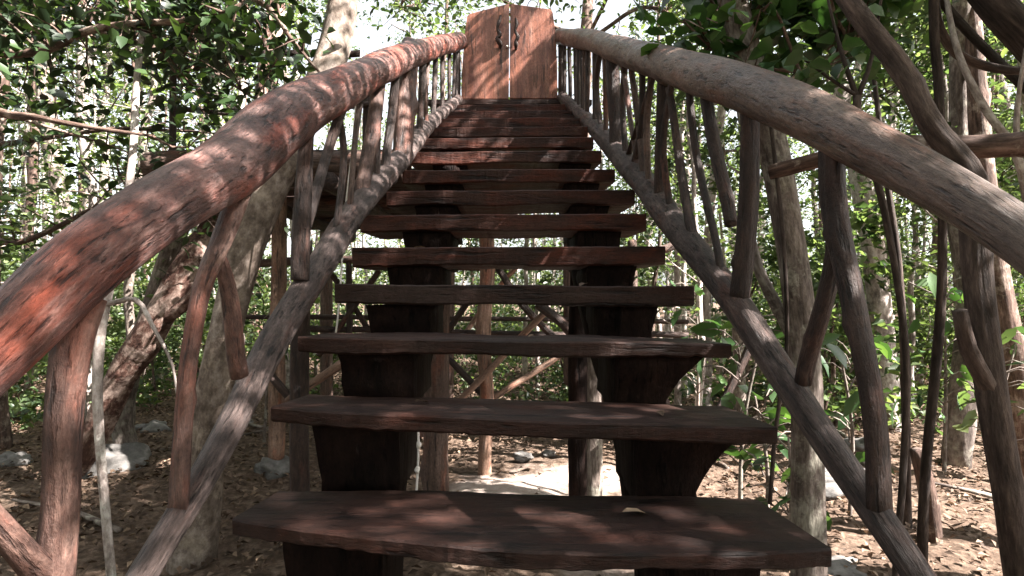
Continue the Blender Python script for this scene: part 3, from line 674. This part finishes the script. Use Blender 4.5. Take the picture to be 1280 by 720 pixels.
# overhanging crowns: trees standing outside the frame whose leafy limbs reach in
def overhang(name,label,base,limbs,region,ntar,per,leaf,mat,seed,dens=None,crad=.2,wid=.5,twig=B_DARK,r0=.11):
    rng=np.random.default_rng(seed)
    root=thing(name,label,'tree',(base[0],base[1],float(gz(base[0],base[1]))-.05))
    mb=MB(); b=np.array([base[0],base[1],float(gz(base[0],base[1]))-.05]); top=np.array(base)
    tube(mb,[b,(b+top)/2+rng.normal(0,.08,3)*[1,1,0],top,top+[.1,.2,1.8]],[r0*1.2,r0,r0*.85,r0*.4],sides=14,step=.1,rough=.08,knots=4,seed=seed)
    sk=[]
    for ch in limbs:
        q=[top-[0,0,.2]]+[P(*z) for z in ch]; n=len(q)
        tube(mb,q,np.linspace(.035,.007,n),sides=8,step=.06,rough=.1,wander=.012,seed=seed+n); sk.append(np.array(q))
    tg=[]
    (x0,x1,y0,y1,d0,d1)=region
    while len(tg)<ntar:
        x=rng.uniform(x0,x1); y=rng.uniform(y0,y1); d=rng.uniform(d0,d1)
        if dens is None or rng.uniform()<dens(x,y): tg.append(P(x,y,d))
    grow_crown(root,tg,sk,rng,per,leaf,mat,mb,crad=crad,wid=wid); mb.build('trunk',B_BROWN,root)
    return root
def dL(x,y):
    f=max(0,1-max(0,(y-60)/170.)); g_=1 if x<330 else max(0,1-(x-330)/110.)
    h=.35 if (90<x<190 and 10<y<130) else 1
    return f*g_*h
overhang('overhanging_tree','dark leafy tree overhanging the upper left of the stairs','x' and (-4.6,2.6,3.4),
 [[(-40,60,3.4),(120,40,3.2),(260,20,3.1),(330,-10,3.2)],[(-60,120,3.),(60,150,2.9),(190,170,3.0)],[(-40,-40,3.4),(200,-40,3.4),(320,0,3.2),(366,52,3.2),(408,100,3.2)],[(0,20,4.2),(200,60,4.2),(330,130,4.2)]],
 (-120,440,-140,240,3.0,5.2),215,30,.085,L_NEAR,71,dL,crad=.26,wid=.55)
overhang('overhanging_tree','leafy tree reaching over the left rail beside the deck','x' and (-4.9,5.4,3.2),
 [[(0,300,4.8),(120,260,4.6),(230,240,4.4)],[(0,180,5.),(160,160,5.),(290,170,4.8)]],
 (-60,330,150,330,4.0,5.6),50,24,.085,L_MID,72,None,crad=.3)
def dT(x,y):
    return max(0,1-max(0,y)/ (70 if x<900 else 110))
overhang('overhanging_tree','leafy tree overhanging the top centre behind the gate','x' and (1.2,9.2,5.8),
 [[(760,-20,8.),(700,-10,7.4),(650,-40,7.2)],[(800,10,7.6),(860,30,7.),(900,20,6.6)],[(560,-30,8.),(530,0,7.6),(500,10,7.4)]],
 (460,930,-140,75,6.2,8.2),115,24,.10,L_MID,73,dT,crad=.35)
overhang('broad_leaved_tree','broad-leaved tree with round dark leaves above the right handrail','x' and (3.1,2.5,3.7),
 [[(1000,20,3.),(930,30,2.9),(890,60,2.9)],[(1090,20,2.8),(1060,60,2.7),(1000,90,2.6)],[(1010,-60,3.1),(900,-60,3.1)]],
 (860,1110,-80,120,2.5,3.3),75,12,.105,L_BIG,74,lambda x,y:1 if y<60 else .5,crad=.2,wid=.72)
overhang('overhanging_tree','fine-leaved tree filling the upper right behind the sloping limb','x' and (7.0,6.6,4.4),
 [[(1280,60,6.2),(1180,90,6.),(1100,120,5.8)],[(1300,200,6.2),(1220,240,6.),(1130,230,5.8)],[(1300,-30,6.),(1180,-30,5.8)]],
 (1080,1330,-80,300,5.0,7.0),170,30,.085,L_MID,75,None,crad=.28)
# broad-leaved sapling in front
root,pp,ex=limb_tree('sapling','broad-leaved sapling forking above the right handrail','sapling',
 [(1120,700,2.1),(1128,600,2.1),(1132,440,2.1),(1105,260,2.1),(1074,158,2.1),(1072,120,2.1)],[8,8,8,8,9,10],B_DARK,
 extra=[([(1072,124,2.1),(1090,70,2.1),(1104,-20,2.1)],[7,5,3]),([(1072,124,2.1),(1050,60,2.12),(1035,0,2.15)],[7,5,3]),([(1072,120,2.1),(1040,100,2.1),(1000,70,2.1)],[5,4,3])],seed=105)
rg=np.random.default_rng(5)
mb=MB(); cs=[P(x+rg.normal(0,5),y+rg.normal(0,5),2.1+rg.normal(0,.05)) for x,y in ((1100,20),(1080,52),(1098,60),(1068,72),(1050,80),(1040,50),(1010,58),(1000,75),(990,68),(1030,95),(1015,105),(1055,100),(1105,75),(1045,30),(1078,52),(1025,82),(1035,112),(1098,44),(1062,58),(1084,30),(995,90),(1008,88))]
leaves(mb,cs,.072,rg,fine=True,wid=.75,up=.2); mb.build('crown',L_BIG,root)

# ------------------------------------------------------------------ forest behind
def make_tree_mesh(seed,h,r,kind,barkm,leafm):
    rng=np.random.default_rng(seed); tb=MB(); lb=MB()
    lean=rng.normal(0,.05,2)*h
    ts=np.linspace(0,1,7); tr=np.stack([lean[0]*ts**1.5+rng.normal(0,.06,7)*(ts>0),lean[1]*ts**1.5+rng.normal(0,.06,7)*(ts>0),h*ts-.08],-1)
    tube(tb,tr,r*np.array([1.35,1,.92,.8,.65,.45,.15]),sides=9,step=.22,rough=.08,knots=4,seed=seed,wander=.015)
    sk=catmull(tr,60)
    if kind=='tall':   lo,nl,crad,ncl,per,ls,sp=.55,12,.42,4,34,.10,1.6
    elif kind=='slim': lo,nl,crad,ncl,per,ls,sp=.25,13,.30,3,30,.085,1.0
    elif kind=='pole': lo,nl,crad,ncl,per,ls,sp=.66,8,.3,3,26,.09,.7
    elif kind=='roof': lo,nl,crad,ncl,per,ls,sp=.68,22,.55,7,44,.13,2.6
    elif kind=='dense':lo,nl,crad,ncl,per,ls,sp=.5,20,.5,7,46,.12,1.7
    else:              lo,nl,crad,ncl,per,ls,sp=.12,10,.22,3,22,.115,.45
    cs=[]
    for k in range(nl):
        f=lo+(1-lo)*((k+rng.uniform(0,.9))/nl); s=sk[min(59,int(f*59))]
        az=rng.uniform(0,6.28)+k*2.4; ln=sp*rng.uniform(.45,1.1)*(1-.35*(f-lo)/(1-lo)); rise=rng.uniform(.1,.7)
        e_=s+np.array([math.cos(az)*ln,math.sin(az)*ln,ln*rise]); mid=(s+e_)/2+np.array([0,0,-.06*ln])+rng.normal(0,.05,3)
        tube(tb,[s,mid,e_],[r*.32*(1-.5*f),r*.2,.004],sides=6,step=.25,rough=.06)
        q=catmull(np.array([s,mid,e_]),20)
        for c_ in range(ncl):
            cs.append(q[rng.integers(9,20)]+rng.normal(0,1,3)*crad*.75)
    pts=clumps(rng,np.array(cs),rng.uniform(.6,1.25,len(cs))*crad,per)
    leaves(lb,pts,ls,rng,fine=False,wid=.52)
    return tb.mesh('trunk',barkm),lb.mesh('crown',leafm)
SPEC=[('slim',6.2,.045,B_PALE,L_PALE),('slim',7.5,.055,B_GREY,L_MID),('slim',5.2,.035,B_PALE,L_MID),('tall',11,.10,B_PALE,L_PALE),
      ('tall',12.5,.13,B_GREY,L_MID),('tall',10,.085,B_BROWN,L_PALE),('slim',8.2,.06,B_PALE,L_PALE),('bush',2.3,.02,B_BROWN,L_MID),('bush',1.6,.015,B_GREY,L_PALE),
      ('dense',8.4,.10,B_GREY,L_MID),('dense',7.8,.09,B_BROWN,L_MID)]
VAR=[make_tree_mesh(900+k,h,r,kd,bm,lm) for k,(kd,h,r,bm,lm) in enumerate(SPEC)]
INST={}
def inst(k,x,y,rot,sc,name,label,cat,group):
    root=bpy.data.objects.new(name,None); COL.objects.link(root); root.empty_display_size=.2
    root.location=(x,y,float(gz(x,y))); root.rotation_euler=(0,0,rot); root.scale=(sc,sc,sc*random.uniform(.9,1.1))
    tag(root,label,cat,group)
    for nm,me in zip(('trunk','crown'),VAR[k]):
        o=bpy.data.objects.new(nm,me); COL.objects.link(o); o.parent=root
    return root
rf=random.Random(4)
ZL=[('left','in the woods beyond the deck'),('mid','in the woods seen under the stairs and behind the gate'),('right','in the woods beyond the right handrail')]
NM={'slim':('slender_tree','slender leafy young tree','tree'),'tall':('forest_tree','tall straight-stemmed forest tree','tree'),'bush':('shrub','leafy understorey shrub','shrub'),'dense':('forest_tree','broad dense-crowned tree','tree')}
taken=[(p[0][0],p[0][1]) for p in (p1,p2,p3,p5,p7)]
def place(kinds,n,rmin,rmax,mind,fov=1.15,ymin=5.0):
    c=0;t=0
    while c<n and t<20000:
        t+=1
        d=math.sqrt(rf.uniform(rmin**2,rmax**2)); x=rf.uniform(-fov,fov)*d; y=d
        if y<ymin or (abs(x)<1.5 and y<8.6) or (-3.3<x<-.6 and 3.9<y<8.5) or (abs(x-.3)<1.3 and y<6.5): continue
        if any((x-a)**2+(y-b)**2<mind**2 for a,b in taken): continue
        taken.append((x,y)); c+=1
        k=rf.choice(kinds); kd=SPEC[k][0]
        if x/d<-.4 and d>8 and kd in('slim','tall') and rf.random()<.5: continue
        if -.32<x/d<.30:
            if k in (9,10,11,12): continue
            if d<22 and kd in('slim','tall'): k=2 if rf.random()<.75 else 0
        zone=0 if x<-.18*d else (2 if x>.18*d else 1)
        nm,lab,cat=NM[kd]
        inst(k,x,y,rf.uniform(0,6.28),rf.uniform(.8,1.2),nm,lab+' '+ZL[zone][1],cat,cat+'s '+ZL[zone][1])
place([0,1,2,6,3],26,5.2,9,.55)
place([0,1,2,3,4,5,6],60,8,15,.6)
place([0,1,2,3,4,5,6],70,14,26,.7)
place([7,8],26,5.0,9,.5)
place([7,8],75,8,17,.6)
# trees at the sides and behind the camera that shade the stairs
for k,(x,y,s_) in enumerate(((3.2,-1.5,1.),(3.3,.9,.95),(3.4,3.15,.92),(2.3,-3.4,1.),(3.8,4.9,.9),(4.9,-.4,.95))):
    inst(9+k%2,x,y,2. if k==4 else k*1.7,s_,'forest_tree','broad dense-crowned tree growing close beside the stairs','tree','shading trees beside the stairs')
for k,(x,y) in enumerate(((-3.,-1.6),(-4.5,.8),(-.8,-3.2),(-2.5,-5.0),(-6.5,-2.5),(1.,-6))):
    inst((9,10)[k%2],x,y,k*2.3,1.15,'forest_tree','broad dense-crowned tree behind the photographer','tree','trees behind the photographer')
# high canopy: bare straight boles whose crowns close overhead and shade the floor
VAR+= [make_tree_mesh(950,13.5,.12,'roof',B_GREY,L_MID),make_tree_mesh(951,12.5,.10,'roof',B_PALE,L_MID)]
SPEC+= [('tall',)]*2
place([11,12],14,7.,19.,.9)
VAR+= [make_tree_mesh(960,9.0,.032,'pole',B_PALE,L_PALE),make_tree_mesh(961,8.0,.026,'pole',B_GREY,L_MID),make_tree_mesh(962,9.5,.04,'pole',B_BROWN,L_MID)]
SPEC+= [('pole',)]*3
NM['pole']=('thin_tree','thin tree with small crown','tree')
place([13,14,15],85,7.5,22.,.35)
for k in range(46):    # the forest goes on to both sides of the frame
    s_=-1 if k%5<3 else 1; x=s_*rf.uniform(5.2 if s_<0 else 9.,17); y=rf.uniform(-4,11)
    if y>abs(x)/1.15 or any((x-a)**2+(y-b)**2<.5 for a,b in taken): continue
    taken.append((x,y)); kk=rf.choice([0,1,2,6,7,13,14]); nm,lab,cat=NM[SPEC[kk][0]]
    inst(kk,x,y,rf.uniform(0,6.28),rf.uniform(.8,1.2),nm,lab+' beside the staircase outside the picture',cat,cat+'s beside the staircase')
# far wood that reads as one mass
fw=MB(); rg=np.random.default_rng(3); tw=[]
for k in range(240):
    d=rg.uniform(25,42); a0=rg.uniform(-math.pi,math.pi); x=d*math.sin(a0); y=3+d*math.cos(a0); h=rg.uniform(6,12)*(.55 if abs(a0)<.33 else 1); z=float(gz(x,y))
    tube(fw,[(x,y,z-.2),(x+rg.normal(0,.2),y,z+h*.5),(x+rg.normal(0,.5),y+rg.normal(0,.5),z+h)],[.1,.08,.03],sides=5,step=2.,rough=0)
    n_=rg.integers(8,13)
    tw.append(np.stack([x+rg.normal(0,1.5,n_),y+rg.normal(0,1.5,n_),z+rg.uniform(.1,1,n_)**1.7*h],-1))
o=fw.build('far_trunks',B_PALE); tag(o,'thin pale trunks of the far wood','wood',None,'stuff')
fl=MB(); leaves(fl,clumps(rg,np.vstack(tw),rg.uniform(.5,1.2,sum(map(len,tw))),34),.2,rg)
# the wood closing in behind the photographer
n_=420; dd=np.sqrt(rg.uniform(6.5**2,15**2,n_)); aa=rg.uniform(.62*math.pi,1.38*math.pi,n_)
leaves(fl,clumps(rg,np.stack([dd*np.sin(aa),dd*np.cos(aa),rg.uniform(.2,5.2,n_)],-1),rg.uniform(.5,.9,n_),60),.16,rg)
o=fl.build('far_foliage',L_PALE); tag(o,'hazy foliage of the far wood','wood',None,'stuff')
# undergrowth
ug=MB(); rg=np.random.default_rng(8)
n_=1500; d=np.sqrt(rg.uniform(4.5**2,17**2,n_)); x=rg.uniform(-1.1,1.1,n_)*d; y=d
den=(np.sin(.7*x+1)+np.sin(.9*y+.5*x)+rg.normal(0,.8,n_)>.0)&~((np.abs(x-.2)<1.7)&(y<6.6))&~((x<0)&(x>-4.2)&(y<7.2))&~((x>0)&(x<2.6)&(y<4.7))
x,y=x[den],y[den]; h=rg.uniform(.1,.75,len(x))
cen=np.stack([x,y,gz(x,y)+h*.6],-1)
leaves(ug,clumps(rg,cen,h*.6,34,1.),.085,rg,up=.6)
o=ug.build('undergrowth',L_MID); tag(o,'low green undergrowth between the trunks','undergrowth',None,'stuff')
# litter
lt=MB(); rg=np.random.default_rng(9); n_=42000
d=np.sqrt(rg.uniform(1.,12.**2,n_)); x=rg.uniform(-1.15,1.15,n_)*d; y=d*1.0
keep=rg.uniform(0,1,n_)>.93*np.exp(-(((x-.25)/1.35)**2+((y-4.1)/1.8)**2)**2)
x,y=x[keep],y[keep]
leaves(lt,np.stack([x,y,gz(x,y)+.018+rg.uniform(0,.025,len(x))],-1),.052,rg,up=1.2,wid=.55)
o=lt.build('leaf_litter',L_DEAD); tag(o,'dry brown fallen leaves on the forest floor','leaf litter',None,'stuff')
# fallen branches
rg=np.random.default_rng(14)
for k in range(14):
    x=rg.uniform(-4.2,4.2); y=rg.uniform(3.6,7.5)
    if abs(x)<1.3: x+=2*np.sign(x)
    a0=rg.uniform(0,3.1); l=rg.uniform(.4,1.1); mb=MB()
    pts=[(x+t*math.cos(a0)*l+rg.normal(0,.04),y+t*math.sin(a0)*l,float(gz(x+t*math.cos(a0)*l,y+t*math.sin(a0)*l))+.035+.03*math.sin(3*t)) for t in (-.5,0,.5)]
    tube(mb,pts,[.02,.017,.008],sides=8,step=.05,rough=.15)
    tag(mb.build('fallen_branch',B_GREY),'dead grey branch lying on the leaf litter','branch','fallen branches on the forest floor')
# broad-leaved plants to the right
def broad_plant(label,foot,h,nl,ll,seed,mat=L_BIG):
    rg=np.random.default_rng(seed); f=P(*foot); f[2]=float(gz(f[0],f[1])); root=thing('broad_leaved_plant',label,'plant',f)
    st=MB(); lb=MB(); tube(st,[f-[0,0,.05],f+[.03,.02,h*.5],f+[rg.normal(0,.08),0,h]],[.016,.012,.006],sides=7,step=.05,rough=.08)
    cs=[]
    for k in range(nl):
        t=rg.uniform(.3,1.); az=k*2.4+rg.uniform(-.4,.4); ln=ll*rg.uniform(1.0,1.9)
        s=f+[0,0,h*t]; e_=s+np.array([math.cos(az)*ln,math.sin(az)*ln,ln*.35]); tube(st,[s,(s+e_)/2+[0,0,.05],e_],[.006,.004,.003],sides=5,step=.1,rough=0); cs.append(e_)
    leaves(lb,cs,ll*1.25,rg,fine=True,wid=.45,up=.6,drop=1.2)
    st.build('stem',B_GREY,root); lb.build('foliage',mat,root)
broad_plant('tall broad-leaved plant beside the third tread at the right',(925,600,3.6),1.35,26,.16,3)
broad_plant('broad-leaved plant between the grey trunk and the stairs',(955,620,3.3),.9,14,.14,4)
broad_plant('broad-leaved plant with bright leaves behind the forked baluster',(1062,600,3.8),1.1,20,.15,5)
broad_plant('broad-leaved plant under the deck beside the left rail',(330,590,5.4),1.6,24,.15,6)
broad_plant('leafy low plant beside the foot of the grey upright trunk',(985,640,3.1),.7,16,.13,11)
broad_plant('bright broad-leaved plant seen past the right balusters',(870,560,5.2),1.6,30,.15,12)
broad_plant('broad-leaved plant low at the far right edge',(1245,640,4.2),1.1,26,.14,13,L_MID)
broad_plant('broad-leaved plant among the trunks at the far right',(1180,600,4.6),1.5,26,.14,7)
# leaf on the first tread
mb=MB(); q=P(447,652,1.44); rg=np.random.default_rng(2)
leaves(mb,[q+[0,0,.012]],.075,rg,fine=True,up=6,wid=.5); tag(mb.build('fallen_leaf',L_DEAD),'single dry leaf lying on the lowest tread','leaf')

rg=np.random.default_rng(31)
for k,(ti,u,v) in enumerate(((0,.72,.55),(1,.3,.5),(1,.8,.35),(2,.55,.4),(4,.2,.3),(5,.62,.25),(3,.7,.3))):
    FL,FR,t,dep=FRONT[ti]; q=FL+(FR-FL)*u+np.array([0,dep*v,.010]); mb=MB()
    leaves(mb,[q],.06,rg,fine=True,up=8,wid=.5,drop=0); tag(mb.build('fallen_leaf',L_DEAD),'small dry brown leaf lying on one of the middle treads' if ti else 'small dry brown leaf at the right of the lowest tread','leaf','dry leaves on the treads')
